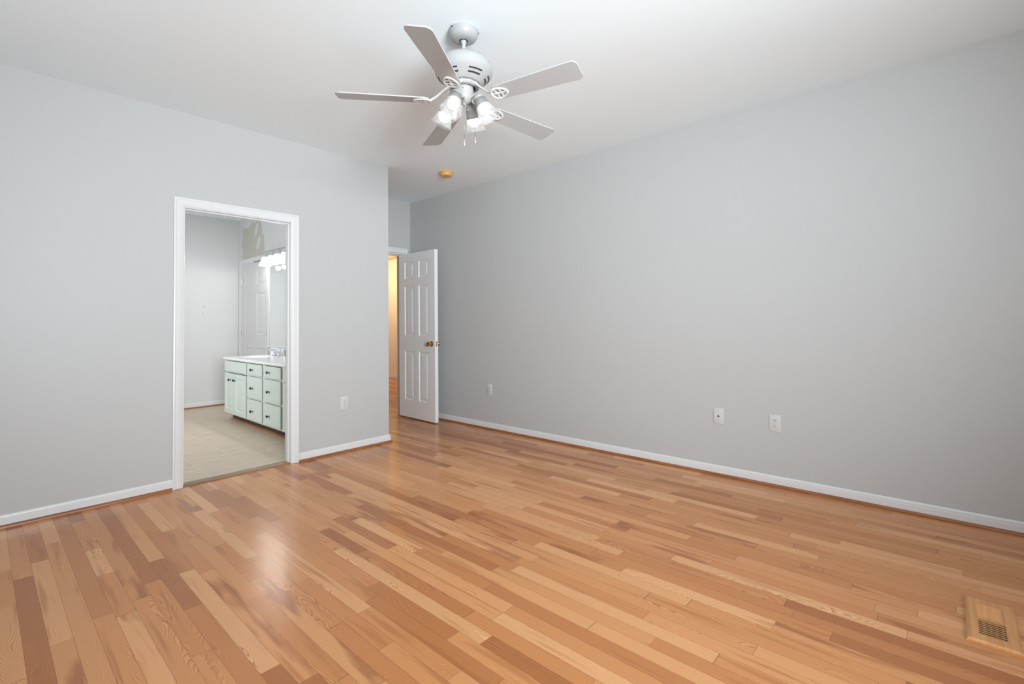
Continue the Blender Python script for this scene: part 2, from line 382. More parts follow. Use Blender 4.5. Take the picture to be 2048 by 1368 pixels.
# alcove end wall with the hall doorway
HX0, HX1, HZ = 2.875, 3.672, 2.062
bm = B(); box(bm, XC-.053, HX0, YF, YF+.113, -.06, HC); box(bm, HX1, XR, YF, YF+.113, -.06, HC); box(bm, HX0, HX1, YF, YF+.113, HZ, HC)
struct('wall_far', bm, M_wall, 'narrow grey wall above the hall door')
def window_wall(name, along_x, a0, a1, win, label):
    w0, w1, z0, z1 = win; bm = B()
    for (p, q, s, t) in ((a0, w0, -.06, HC), (w1, a1, -.06, HC), (w0, w1, -.06, z0), (w0, w1, z1, HC)):
        if along_x: box(bm, p, q, YB-.1, YB, s, t)
        else: box(bm, XW-.1, XW, p, q, s, t)
    struct(name, bm, M_wall, label)
window_wall('wall_back', True, XW-.1, XR, WIN_BACK, 'wall with a window behind the camera')
window_wall('wall_side', False, YB, YL, WIN_SIDE_ADDED, 'side wall with an added window left of the camera')
def window(name, along_x, win, label):
    w0, w1, z0, z1 = win; root = empty(name, ((w0+w1)/2, YB, z0) if along_x else (XW, (w0+w1)/2, z0), label, None, None, 'structure')
    def bx(bm, p, q, s, t, d0, d1):
        if along_x: box(bm, p, q, YB+d0, YB+d1, s, t)
        else: box(bm, XW+d0, XW+d1, p, q, s, t)
    bm = B()
    bx(bm, w0-.06, w0, z0-.06, z1+.06, 0, .018); bx(bm, w1, w1+.06, z0-.06, z1+.06, 0, .018); bx(bm, w0, w1, z1, z1+.06, 0, .018)
    obj('window_casing', bm, M_trim, root)
    bm = B(); bx(bm, w0-.08, w1+.08, z0-.03, z0, -.03, .05); obj('window_sill', bm, M_trim, root)
window('window_1', True, WIN_BACK, 'white framed window behind the camera')
window('window_2_added', False, WIN_SIDE_ADDED, 'added unseen white framed window in the side wall')  # side window is made up to carry the fill

# baseboards and shoe mouldings
BH, BT, SH = .0748, .013, .019
PB = [(0, .004), (BT, .004), (BT, .052), (BT-.0035, .055), (BT-.002, .060), (BT-.0045, .069), (BT-.009, BH), (0, BH)]
PS = [(0, .0005), (.013, .0005), (.0128, .006), (.0105, .012), (.006, .017), (.0, SH)]
def baseboard(name, runs, m=M_trim):
    bm = B()
    for p0, p1, nr, a, b in runs: profile_run(bm, PB, p0, p1, nr, a, b)
    struct(name, bm, m, smooth=.6)
def shoe(name, runs, m):
    bm = B()
    for p0, p1, nr, a, b in runs:
        nv = Vector(nr)*BT
        profile_run(bm, PS, Vector(p0)+nv, Vector(p1)+nv, nr, a, b)
    struct(name, bm, m, smooth=.6)
XL, XRc = .9458, 1.8514                            # outer edges of the bathroom casing
baseboard('baseboard_left', [((XW+.0, YL, 0), (XL, YL, 0), (0, -1, 0), 0, 0), ((XRc, YL, 0), (XC, YL, 0), (0, -1, 0), 0, 1), ((XC, YL, 0), (XC, YF, 0), (1, 0, 0), 1, 0)])
shoe('trim_1', [((XW+.02, YL, 0), (XL, YL, 0), (0, -1, 0), 0, 0), ((XRc, YL, 0), (XC+BT, YL, 0), (0, -1, 0), 0, 1)], M_shoex)
shoe('trim_2', [((XC, YL-BT, 0), (XC, YF, 0), (1, 0, 0), 1, 0)], M_shoe)
baseboard('baseboard_right', [((XR, YB, 0), (XR, YF, 0), (-1, 0, 0), 0, 0)])
shoe('trim_3', [((XR, YB+.02, 0), (XR, YF, 0), (-1, 0, 0), 0, 0)], M_shoe)
baseboard('baseboard_back', [((XW+.02, YB, 0), (XR-.02, YB, 0), (0, 1, 0), 0, 0)])

# casings: a colonial profile mitred round an opening, in a wall plane
PC = [(0, 0), (.016, 0), (.018, .004), (.018, .012), (.0145, .018), (.0145, .034), (.011, .046), (.009, .058), (.006, .062), (0, .062)]
def casing(bm, o, ex, nr, a0, a1, zt, z0=.002, width=.062):
    """o: point on the wall, ex: unit along the wall; outer edges a0..a1, outer top zt; profile 0 = outer edge"""
    o, ex, nr = Vector(o), Vector(ex), Vector(nr)
    rows = []
    for st in range(4):
        row = []
        for d, wd in PC:
            wd = wd*width/.062
            a = a0+wd if st < 2 else a1-wd
            z = z0 if st in (0, 3) else zt-wd
            row.append(bm.verts.new(o + ex*a + nr*d + Vector((0, 0, z))))
        rows.append(row)
    n = len(PC)
    for a, b in zip(rows, rows[1:]):
        for i in range(n): bm.faces.new((a[i], a[(i+1) % n], b[(i+1) % n], b[i]))
    bm.faces.new(rows[0]); bm.faces.new(rows[-1])

# ------------------------------------------------------------------ door_1: bathroom doorway (no leaf in view)
d1 = empty('door_1', (1.4, YL, 0), 'white cased open doorway into the bathroom', None, None, 'structure')
JX0, JX1, JZ = 1.014, 1.786, 2.040
bm = B(); casing(bm, (0, YL, 0), (1, 0, 0), (0, -1, 0), XL, XRc, 2.1086); obj('door_casing', bm, M_trim, d1, smooth=.5)
bm = B(); casing(bm, (0, YL+.106, 0), (1, 0, 0), (0, 1, 0), XL, XRc, 2.1086); obj('door_casing', bm, M_trim, d1, smooth=.5)
bm = B()
box(bm, DX0, JX0, YL-.001, YL+.107, .002, JZ); box(bm, JX1, DX1, YL-.001, YL+.107, .002, JZ); box(bm, DX0, DX1, YL-.001, YL+.107, JZ, DZ)
obj('door_jamb', bm, M_trim, d1)
bm = B()
for x0, x1 in ((JX0, JX0+.011), (JX1-.011, JX1)): box(bm, x0, x1, YL+.030, YL+.066, .004, JZ-.011, .002)
box(bm, JX0, JX1, YL+.030, YL+.066, JZ-.011, JZ, .002); obj('door_stop', bm, M_trim, d1)
hinge_me = None
for z in (1.785, 1.07, .315):
    if hinge_me is None:
        bm = B(); lathe(bm, [(0, -.046), (.004, -.046), (.0068, -.042), (.0068, .042), (.004, .046), (0, .046)], n=14)
        box(bm, -.028, -.004, -.001, .001, -.042, .042)
        h = obj('hinge', bm, M_steel, d1, local=True, smooth=.6); hinge_me = h.data
    else:
        h = bpy.data.objects.new('hinge', hinge_me); COL.objects.link(h); h.parent = d1
    h['label'] = 'steel hinge on the left jamb'
    h.location = Vector((JX0+.018, YL+.106, z+.0)) - d1.location
bm = B(); box(bm, JX1-.0125, JX1-.0105, YL+.074, YL+.102, .90, .957); setp(obj('strike_plate', bm, M_steel, d1), 'steel strike plate')
bm = B(); prism(bm, [(YL+.0, .0005), (YL+.010, .010), (YL+.055, .013), (YL+.10, .006), (YL+.112, .0005)], frame_m((0, 0, 0), (0, 1, 0), (0, 0, 1), (1, 0, 0)), JX0+.001, JX1-.001)
struct('trim_4', bm, M_thr, 'worn oak threshold strip in the bathroom doorway')

# ------------------------------------------------------------------ door_2: six-panel hall door standing open
d2 = empty('door_2', (3.62, 5.0, 0), 'white six-panel hall door standing open against the right wall', 'door', None, 'structure')
bm = B(); casing(bm, (0, YF, 0), (1, 0, 0), (0, -1, 0), 2.805, 3.742, 2.135); obj('door_casing', bm, M_trim, d2, smooth=.5)
bm = B(); KX0, KX1, KZ = 2.889, 3.664, 2.050
box(bm, HX0, KX0, YF-.001, YF+.114, .002, KZ); box(bm, KX1, HX1, YF-.001, YF+.114, .002, KZ); box(bm, HX0, HX1, YF-.001, YF+.114, KZ, HZ)
box(bm, KX0, KX0+.011, YF+.05, YF+.086, .003, KZ); box(bm, KX1-.011, KX1, YF+.05, YF+.086, .003, KZ); box(bm, KX0, KX1, YF+.05, YF+.086, KZ-.011, KZ)
obj('door_jamb', bm, M_trim, d2)
# leaf: local x from the hinge to the free edge, y up, z towards -X
hp, fp = Vector((3.5965, 5.186, .014)), Vector((3.5750, 4.447, .014))
ex = (fp-hp).normalized(); ez = Vector((0, 0, 1)).cross(ex) * 1
ez = ex.cross(Vector((0, 0, 1)));
if ez.x > 0: ez = -ez
DM = frame_m(hp, ex, (0, 0, 1), ez); DW = (fp-hp).length
pc = [(.125, .322), (.422, .619)]; pr = [(.212, .815), (1.005, 1.615), (1.708, 1.918)]
bm = B(); panel_slab(bm, DM, DW, 2.022, .0445, [(a, b, c, d) for a, b in pc for c, d in pr], mold=.016, deep=.010, field=.034, rise=.007)
obj('door_leaf', bm, M_door, d2)
for side in (1, -1):
    kc = DM @ Vector((DW-.062, .913, 0 if side == 1 else -.0445)); kd = (DM.to_3x3() @ Vector((0, 0, side))).normalized()
    KM = Matrix.Translation(kc) @ kd.to_track_quat('Z', 'Y').to_matrix().to_4x4()
    bm = B(); lathe(bm, [(0, 0), (.032, 0), (.032, .004), (.026, .009), (.014, .012), (.0115, .020), (.0125, .030), (.022, .036), (.0275, .047), (.0265, .058), (.018, .065), (0, .067)], KM, 32)
    setp(obj('door_knob', bm, M_brass, d2, smooth=.7), 'polished brass knob')
bm = B(); box(bm, DW-.0006, DW+.0014, .885, .942, -.034, -.011, M=DM); box(bm, DW, DW+.009, .905, .921, -.027, -.017, M=DM)
setp(obj('latch_plate', bm, M_steel, d2), 'steel latch plate on the door edge')
for z in (.25, 1.05, 1.82):
    bm = B(); lathe(bm, [(0, z-.045), (.007, z-.045), (.007, z+.045), (0, z+.045)], Matrix.Translation((3.650, 5.196, 0)), 12)
    obj('hinge', bm, M_brass, d2, smooth=.6)

# ------------------------------------------------------------------ hall beyond the door
bm = B(); box(bm, XC-.053, XR, YF+.06, 9.6, -.06, -.0002); box(bm, XR, 5.9, YF+.113, 9.6, -.06, -.0002)
struct('floor_hall', bm, M_floor, 'oak floor of the warmly lit hall')
bm = B(); box(bm, 2.70, 6.0, YF+.113, 9.7, 2.515, 2.60); struct('ceiling_hall', bm, M_hallc)
bm = B(); box(bm, 5.9, 6.0, YF+.113, 9.7, -.06, 2.515); struct('wall_hall_right', bm, M_hall, 'cream hall wall seen through the open door')
bm = B(); box(bm, 2.70, 5.9, 9.6, 9.7, -.06, 2.515); struct('wall_hall_far', bm, M_hall)
bm = B(); box(bm, XR+.11, 5.9, YF+.0, YF+.113, -.06, 2.515); struct('wall_hall_near', bm, M_hall)
bm = B(); profile_run(bm, PB, (5.9, YF+.12, 0), (5.9, 9.6, 0), (-1, 0, 0)); struct('baseboard_hall', bm, M_trim)

# ------------------------------------------------------------------ bathroom shell
bm = B(); box(bm, 0, 2.70, YL+.02, BY+.1, -.06, 0); struct('floor_bathroom', bm, M_tile, 'beige streaked tile floor of the bathroom')
bm = B(); box(bm, 0, BX+.053, YL+.106, BY+.1, HC, HC+.1); struct('ceiling_bathroom', bm, M_ceil)
bm = B(); box(bm, 0, BX+.053, BY, BY+.1, -.06, HC); wbf = struct('wall_bathroom_far', bm, M_bath, 'white far wall of the bathroom')
bm = B(); box(bm, BX, BX+.053, YL+.106, BY, -.06, HC); struct('wall_bathroom_right', bm, M_bathp, 'bathroom wall with an unpainted patch over the closet door')
bm = B()
for p, q, s_, t_ in ((YL+.106, 5.4, -.06, HC), (6.6, BY+.1, -.06, HC), (5.4, 6.6, -.06, .9), (5.4, 6.6, 2.1, HC)): box(bm, -.1, 0, p, q, s_, t_)  # opening left for the added bathroom window
struct('wall_bathroom_left', bm, M_bath)
bm = B(); profile_run(bm, PB, (0.0, BY, 0), (BX, BY, 0), (0, -1, 0)); struct('baseboard_bathroom', bm, M_trim)
bm = B(); profile_run(bm, PS, (0.0, BY-BT, 0), (BX-.02, BY-BT, 0), (0, -1, 0)); struct('trim_5', bm, M_shoex)
for x, z in ((2.184, 1.431), (2.10, 1.428), (2.166, 1.338)):
    bm = B(); lathe(bm, [(0, 0), (.006, 0), (0, .0012)], frame_m((x, BY, z), (1, 0, 0), (0, 0, 1), (0, -1, 0)), 10)
    obj('nail_hole', bm, M_hole if z != 1.428 else M_mark, wbf)

# closet double door in the bathroom's right wall
d3 = empty('door_3', (BX, 7.34, 0), 'white panelled double closet door beyond the vanity', 'door', None, 'structure')
CY0, CY1, CZ = 6.885, 7.808, 2.074
bm = B(); casing(bm, (BX, 0, 0), (0, 1, 0), (-1, 0, 0), CY0-.062, CY1+.072, CZ+.056, width=.062); obj('door_casing', bm, M_trim, d3, smooth=.5)
mid = 7.338
for y0, y1, pa, pb in ((mid+.0015, CY1, 7.386, 7.660), (CY0, mid-.0015, 6.938, 7.220)):
    bm = B(); MM = frame_m((BX-.008, y1, .012), (0, -1, 0), (0, 0, 1), (-1, 0, 0))
    panel_slab(bm, MM, y1-y0, CZ-.018, .006, [(y1-pb, y1-pa, a-.012, b-.012) for a, b in ((.22, .842), (1.033, 1.615), (1.732, 1.932))], both=False, mold=.014, deep=.005, field=.03, rise=.004)
    obj('door_leaf', bm, M_closet, d3)
for y, z, m in ((CY1+.004, 1.045, M_steel), (CY0-.002, 1.045, M_steel), (CY1+.004, 1.80, M_trim), (CY0-.002, 1.80, M_steel)):
    bm = B(); lathe(bm, [(0, z-.045), (.007, z-.045), (.007, z+.045), (0, z+.045)], Matrix.Translation((BX-.012, y, 0)), 12)
    obj('hinge', bm, m, d3, smooth=.6)
bm = B(); box(bm, BX-.017, BX-.009, 7.02, 7.33, 2.058, 2.064); obj('ball_catch', bm, M_hole, d3)

# ------------------------------------------------------------------ vanity
VX, VY0, VY1 = 2.095, YL+.112, 6.725
van = empty('vanity_cabinet', (2.37, 5.5, 0), 'mint grey bathroom vanity cabinet with rows of drawers and dark knobs', 'cabinet')
bm = B()
box(bm, VX+.02, BX-.002, VY1-.018, VY1, .085, .750); box(bm, VX+.02, BX-.002, VY0, VY0+.018, .085, .750)
box(bm, VX+.02, BX-.002, VY0+.018, VY1-.018, .085, .103); box(bm, BX-.008, BX-.002, VY0+.018, VY1-.018, .103, .750)
# face frame: stiles and rails
for y0, y1 in ((VY1-.030, VY1), (5.985, 6.006+.004), (5.505, 5.555), (5.005, 5.060), (4.300, 4.330), (VY0, 4.290)): box(bm, VX, VX+.02, y0, y1, .085, .750)
for z0, z1 in ((.085, .105), (.590, .604), (.735, .750)): box(bm, VX+.0003, VX+.02, VY0, VY1, z0, z1)
box(bm, VX+.0003, VX+.02, 5.03, 6.00, .332, .348)
obj('cabinet_body', bm, M_mint, van)
bm = B(); box(bm, VX+.06, VX+.075, VY0, VY1-.07, .012, .085); box(bm, VX+.075, BX-.002, VY1-.085, VY1-.07, .012, .085); setp(obj('toe_kick', bm, M_toe, van), 'dark recessed toe kick')
bm = B(); profile_run(bm, [(0, .0005), (.016, .0005), (.015, .008), (.011, .015), (.0, .019)], (VX+.06, VY0, 0), (VX+.06, VY1-.055, 0), (-1, 0, 0)); profile_run(bm, [(0, .0005), (.016, .0005), (.015, .008), (.011, .015), (.0, .019)], (VX+.06, VY1-.07, 0), (BX-.02, VY1-.07, 0), (0, 1, 0))
setp(obj('shoe_moulding', bm, M_shoe, van, smooth=.6), 'brown shoe moulding along the toe kick')
knob_me = None
def knob(parent, y, z):
    global knob_me
    if knob_me is None:
        bm = B(); lathe(bm, [(0, 0), (.007, 0), (.007, .002), (.0045, .006), (.0045, .013), (.010, .017), (.0155, .022), (.0150, .028), (.009, .032), (0, .033)], frame_m((0, 0, 0), (0, 1, 0), (0, 0, 1), (-1, 0, 0)), 20)
        k = obj('knob', bm, M_bronze, parent, local=True, smooth=.7); knob_me = k.data
    else:
        k = bpy.data.objects.new('knob', knob_me); COL.objects.link(k); k.parent = parent
    k.location = Vector((VX-.019, y, z)) - wl(parent)
    k['label'] = 'dark bronze knob'
def front(name, y0, y1, z0, z1, panel, ky=None, kz=None):
    bm = B()
    if panel:
        H, W = z1-z0, y1-y0
        panel_slab(bm, frame_m((VX-.019, y1, z0), (0, -1, 0), (0, 0, 1), (-1, 0, 0)), W, H, .0185, [(.055, W-.055, .055, H-.055)], both=False, mold=.010, deep=.007, field=.022, rise=.005)
    else:
        box(bm, VX-.019, VX-.0005, y0, y1, z0, z1, .004, 2)
    o = obj(name, bm, M_mint, van)
    if ky: knob(o, ky, kz)
front('false_front', 6.016, 6.715, .606, .730, False)
for z0, z1, kz in ((.606, .730, .667), (.350, .588, .463), (.107, .330, .206)):
    front('drawer', 5.562, 5.972, z0, z1, False, 5.80, kz); front('drawer', 5.072, 5.495, z0, z1, False, 5.345, kz)
front('cabinet_door', 6.385, 6.712, .098, .583, True, 6.50, .507); front('cabinet_door', 6.020, 6.378, .098, .583, True, 6.345, .509)
front('false_front', 4.330, 5.000, .606, .730, False)
front('cabinet_door', 4.670, 4.998, .098, .583, True, 4.71, .507); front('cabinet_door', 4.335, 4.664, .098, .583, True, 4.63, .509)

# countertop with oval basin
ct = empty('vanity_countertop', (2.36, 5.5, .75), 'glossy white cultured marble countertop with an oval basin on the mint vanity', 'countertop')
bm = B(); CX0, CX1, CYa, CYb, CT = 2.068, BX-.002, YL+.110, 6.738, .7745
sx, sy, ra, rb_ = 2.330, 6.385, .165, .215
NS = 48
rows = []
for r_, z in ((1, CT), (.985, CT-.004), (.95, CT-.02), (.85, CT-.06), (.6, CT-.10), (.25, CT-.115)):
    rows.append([bm.verts.new((sx+ra*r_*math.cos(2*PI*k/NS), sy+rb_*r_*math.sin(2*PI*k/NS), z)) for k in range(NS)])
for a, b in zip(rows, rows[1:]):
    for k in range(NS): bm.faces.new((a[k], a[(k+1) % NS], b[(k+1) % NS], b[k]))
bm.faces.new(rows[-1])
q0, q1 = sy-.30, CYb                              # rectangle round the basin
def onrect(c, s):
    hx0, hx1, hy0, hy1 = CX0-sx, CX1-sx, q0-sy, q1-sy
    t = min((hx1/c if c > 1e-9 else (hx0/c if c < -1e-9 else 1e9)), (hy1/s if s > 1e-9 else (hy0/s if s < -1e-9 else 1e9)))
    return sx+c*t, sy+s*t
ring = []
for k in range(NS):
    x, y = onrect(math.cos(2*PI*k/NS), math.sin(2*PI*k/NS)); ring.append(bm.verts.new((x, y, CT)))
corn = [(CX1, q1), (CX0, q1), (CX0, q0), (CX1, q0)]
for k in range(NS):
    k2 = (k+1) % NS
    bm.faces.new((ring[k], ring[k2], rows[0][k2], rows[0][k]))
    for cx_, cy_ in corn:
        A, C_ = ring[k].co, ring[k2].co
        on = lambda P: (abs(P.x-cx_) < 1e-6, abs(P.y-cy_) < 1e-6)
        if (on(A)[0] and on(C_)[1] and not on(A)[1] and not on(C_)[0]) or (on(A)[1] and on(C_)[0] and not on(A)[0] and not on(C_)[1]):
            v = bm.verts.new((cx_, cy_, CT)); bm.faces.new((ring[k], v, ring[k2]))
box(bm, CX0, CX1, CYa, q0, .7505, CT)
for x0, x1, y0, y1 in ((CX0, CX0+.02, q0, q1), (CX1-.02, CX1, q0, q1), (CX0+.02, CX1-.02, q1-.02, q1)):
    box(bm, x0, x1, y0, y1, .7505, CT-.0002)
obj('countertop_slab', bm, M_counter, ct, smooth=.5)
bm = B(); box(bm, CX1-.020, CX1, CYa, 6.715, CT, CT+.088, .003); obj('backsplash', bm, M_counter, ct)
bm = B(); lathe(bm, [(0, CT-.113), (.022, CT-.113), (.02, CT-.110), (0, CT-.110)], Matrix.Translation((sx, sy, 0)), 20); obj('drain', bm, M_chrome, ct)

# faucet
fa = empty('faucet', (2.575, 6.385, CT+.0006), 'chrome two-handle faucet at the back of the white vanity top', 'faucet')
bm = B(); box(bm, 2.548, 2.602, 6.300, 6.470, CT+.0006, CT+.014, .006, 3); obj('faucet_base', bm, M_chrome, fa, smooth=.6)
bm = B(); tube(bm, [(2.575, 6.385, CT+.012), (2.572, 6.385, CT+.045), (2.545, 6.385, CT+.072), (2.50, 6.385, CT+.078), (2.455, 6.385, CT+.066), (2.440, 6.385, CT+.048)], [.015, .014, .013, .012, .011, .010], 14, upv=Vector((0, 1, 0)))
obj('spout', bm, M_chrome, fa, smooth=.9)
for y, s in ((6.452, 1), (6.318, -1)):
    bm = B(); lathe(bm, [(.020, CT+.012), (.017, CT+.030), (.012, CT+.040), (0, CT+.042)], Matrix.Translation((2.575, y, 0)), 18)
    tube(bm, [(2.575, y, CT+.036), (2.580, y+s*.022, CT+.062), (2.585, y+s*.046, CT+.084)], [.009, .007, .006], 10)
    obj('faucet_handle', bm, M_chrome, fa, smooth=.8)

# mirror
mi = empty('vanity_mirror', (BX, 5.6, .88), 'white-edged frameless-looking mirror on the wall over the vanity', 'mirror')
mi['label'] = 'wide wall mirror with a slim white edge over the vanity'
MYa, MYb, MZa, MZb = 4.55, 6.822, .866, 1.99
bm = B(); xa, xb = BX-.020, BX-.001
box(bm, xa, xb, MYb-.052, MYb, MZa, MZb, .003); box(bm, xa, xb, MYa, MYa+.05, MZa, MZb, .003)
box(bm, xa, xb, MYa+.05, MYb-.052, MZa, MZa+.022, .003); box(bm, xa, xb, MYa+.05, MYb-.052, MZb-.022, MZb, .003)
obj('mirror_frame', bm, M_trim, mi)
bm = B(); box(bm, BX-.012, BX-.002, MYa+.05, MYb-.052, MZa+.022, MZb-.022); setp(obj('mirror_glass', bm, M_mir, mi), 'silvered mirror glass')

# vanity light bar
vl = empty('vanity_light', (BX, 6.2, 2.12), 'chrome light bar with white bell glass shades above the bathroom mirror', 'light fixture')
bm = B(); box(bm, BX-.030, BX-.001, 5.58, 6.82, 2.095, 2.165, .010, 3); setp(obj('light_bar', bm, M_chrome, vl, smooth=.6), 'chrome backplate')
hold_me = shade_me = vb_me = None
for i in range(6):
    y = 6.70-.2*i; x = BX-.095
    T = Vector((x, y, 2.13))
    if i == 0:
        bm = B(); tube(bm, [(.075, 0, 0), (.03, 0, .012), (0, 0, -.004), (0, 0, -.02)], .007, 10, upv=Vector((0, 1, 0)))
        lathe(bm, [(0, -.012), (.016, -.014), (.020, -.028), (.030, -.036), (.033, -.052), (.038, -.060), (.038, -.066), (0, -.066)], n=24)
        h = obj('lamp_holder', bm, M_chrome, vl, local=True, smooth=.6); hold_me = h.data
        bm = B(); lathe(bm, [(.036, -.062), (.040, -.075), (.046, -.10), (.056, -.13), (.070, -.158), (.080, -.178), (.082, -.184), (.079, -.180), (.068, -.160), (.054, -.132), (.044, -.102), (.038, -.076), (.034, -.064)], n=32)
        s = obj('glass_shade', bm, M_vshade, h, local=True, smooth=1); shade_me = s.data
        bm = B(); lathe(bm, [(0, -.066), (.014, -.068), (.014, -.085), (.026, -.110), (.030, -.128), (.026, -.146), (.014, -.157), (0, -.160)], n=20)
        b = obj('bulb', bm, M_vbulb, h, local=True, smooth=1); vb_me = b.data
    else:
        h = bpy.data.objects.new('lamp_holder', hold_me); COL.objects.link(h); h.parent = vl
        s = bpy.data.objects.new('glass_shade', shade_me); COL.objects.link(s); s.parent = h
        b = bpy.data.objects.new('bulb', vb_me); COL.objects.link(b); b.parent = h
    h.location = T - vl.location; b['label'] = 'lit white bulb'; s['label'] = 'white bell glass shade'
    point('vanity_bulb_light', (x-.0, y, 2.13-.20), 3.6, .03, (1, .97, .93))

# ------------------------------------------------------------------ ceiling fan
F = Vector((1.7345, 1.9005, 0))
fan = empty('ceiling_fan', (F.x, F.y, 2.74), 'white five-blade ceiling fan with four lit glass shades', 'ceiling fan')
TF = Matrix.Translation(F)
bm = B(); lathe(bm, [(0, 2.7395), (.0785, 2.7395), (.0790, 2.728), (.0765, 2.713), (.068, 2.698), (.054, 2.6885), (.040, 2.685), (.024, 2.6845), (.022, 2.690), (0, 2.690)], TF, 56)
cn = obj('canopy', bm, M_fan, fan, smooth=.7)
for a in (1.95, 3.1, 5.6):
    bm = B(); box(bm, -.003, .003, -.004, .004, -.003, .003, M=TF @ Matrix.Rotation(a, 4, 'Z') @ Matrix.Translation((.0785, 0, 2.7335)))
    setp(obj('canopy_screw', bm, M_hole, cn), 'dark screw slot at the canopy rim')
bm = B(); lathe(bm, [(0, 2.6895), (.0215, 2.6895), (.0215, 2.6855), (0, 2.6855)], TF, 24); setp(obj('canopy_gap_shade', bm, M_dark, cn), 'black disc as shade in the gap round the downrod')  # disc coloured black for the shade in the canopy recess
bm = B(); lathe(bm, [(.011, 2.690), (.017, 2.684), (.015, 2.676), (.0108, 2.670), (.0108, 2.604), (.016, 2.600), (.018, 2.584)], TF, 24); obj('downrod', bm, M_fan, fan, smooth=.7)
bm = B()
MP = [(0, 2.594), (.03, 2.593), (.07, 2.590), (.105, 2.583), (.132, 2.570), (.147, 2.552), (.1525, 2.532), (.1525, 2.508), (.1490, 2.503), (.1500, 2.499), (.1400, 2.486), (.100, 2.456), (.088, 2.449), (0, 2.449)]
lathe(bm, MP, TF, 72); mo = obj('motor_housing', bm, M_fan, fan, smooth=.5)
# vent slots sit on the lower cone
def cone(r): return 2.486-(.140-r)*(.030/.040)
for k in range(6):
    c0 = math.radians(-104+60*k)
    for ra_, wd in ((.1330, .0065), (.1150, .0075)):
        bm = B(); n_ = 10; half = math.radians(17 if ra_ > .12 else 17.5)
        for j in range(n_):
            a0, a1 = c0-half+2*half*j/n_, c0-half+2*half*(j+1)/n_
            vs = []
            for a, r_ in ((a0, ra_-wd/2), (a1, ra_-wd/2), (a1, ra_+wd/2), (a0, ra_+wd/2)):
                vs.append(bm.verts.new(F + Vector((r_*math.cos(a), r_*math.sin(a), cone(r_)-.0008))))
            bm.faces.new(vs)
        bmesh.ops.remove_doubles(bm, verts=bm.verts[:], dist=1e-5)
        setp(obj('vent_slot', bm, M_hole, mo), 'dark curved vent slot')
bm = B(); lathe(bm, [(.066, 2.449), (.080, 2.448), (.0845, 2.441), (.0845, 2.432), (.078, 2.426), (.066, 2.4245), (.064, 2.428), (.064, 2.449)], TF, 10); obj('blade_hub', bm, M_fan, fan)
bm = B(); lathe(bm, [(0, 2.4485), (.0635, 2.4485), (.0635, 2.436), (0, 2.436)], TF, 32); setp(obj('hub_gap_shade', bm, M_dark, fan), 'black disc as shade inside the blade hub')  # solid black fill gives the hub recess its shade
bm = B(); lathe(bm, [(0, 2.436), (.051, 2.436), (.051, 2.398), (.0495, 2.3945), (.0480, 2.3925), (.0480, 2.388), (.045, 2.374), (.036, 2.358), (.022, 2.348), (.010, 2.345), (.008, 2.338), (0, 2.336)], TF, 40)
swh = obj('switch_housing', bm, M_fan, fan, smooth=.5)
bm = B(); lathe(bm, [(0, 0), (.0028, 0), (.0024, .002), (0, .0024)], TF @ Matrix.Rotation(math.radians(-139), 4, 'Z') @ Matrix.Translation((.0508, 0, 2.4085)) @ Matrix.Rotation(PI/2, 4, 'Y'), 10)
setp(obj('screw', bm, M_hole, swh), 'small dark screw')
# blades
ZB, RB, PH, PT, TX, TY = 2.3536, .6584, -149.2, -.2061, -.0202, -.0086
def shear(P): return Vector((P.x, P.y, P.z + TX*(P.x-F.x) + TY*(P.y-F.y)))
def blade_outline():
    pts = []
    r0, r1, w0, w1, cr = .180, RB, .050, .0640, .030
    for k in range(9):                       # tip corner, +t
        a = PI/2*k/8; pts.append((r1-cr+cr*math.cos(PI/2-a)*1.0 if False else r1-cr+cr*math.sin(a), w1-cr+cr*math.cos(a)))
    pts2 = [(x, -y) for x, y in pts[::-1]]
    root = []
    for k in range(13):
        a = -PI/2 - PI*k/12
        root.append((r0+.035+.035*math.cos(a), w0*math.sin(a)))
    return pts + pts2 + root
OUT = blade_outline()
for k in range(5):
    th = math.radians(PH+72*k); er = Vector((math.cos(th), math.sin(th), 0)); et0 = Vector((-math.sin(th), math.cos(th), 0))
    et = et0*math.cos(PT) + Vector((0, 0, 1))*math.sin(PT); en = er.cross(et)
    BMx = frame_m((F.x, F.y, ZB), er, et, en)
    bm = B(); prism(bm, OUT, BMx, 0, .0055)
    for v in bm.verts: v.co = shear(v.co)
    bl = obj('blade', bm, M_blade, fan)
    # iron: arm from the hub, then an open looped plate under the blade
    bm = B(); P = lambda r_, t_, n_: BMx @ Vector((r_, t_, n_))
    a0 = Vector((F.x, F.y, 0)) + er*.074 + Vector((0, 0, 2.434)); a1 = P(.115, -.004, .050); a2 = P(.150, -.006, .012); a3 = P(.178, -.004, -.006); a4 = P(.215, 0, -.0055)
    arm = []
    for t in [i/10 for i in range(11)]:
        q = [a0, a1, a2, a3, a4]
        while len(q) > 1: q = [u_*(1-t)+v_*t for u_, v_ in zip(q, q[1:])]
        arm.append(q[0])
    tube(bm, arm, [.022, .020, .017, .0145, .013, .0125, .0125, .0125, .012, .011, .010], 12, flat=.36)
    loop = []
    for j in range(28):
        a = 2*PI*j/28
        loop.append(P(.222+.044*math.cos(a), .036*math.sin(a)*(1-.25*math.cos(a)), -.0035))
    tube(bm, loop, .0074, 8, flat=.65, closed=True, upv=en)
    for xo in (.207, .232):
        tube(bm, [P(xo-.012+.014*math.cos(b_*1.0), .033*b_/1.2, -.0035) for b_ in [-1.1, -.7, -.35, 0, .35, .7, 1.1]], .0052, 8, flat=.65, upv=en)
    tube(bm, [P(.178, 0, -.0035), P(.262, 0, -.0035)], .0060, 8, flat=.65, upv=en)
    for v in bm.verts: v.co = shear(v.co)
    obj('blade_iron', bm, M_iron, bl, smooth=.9)
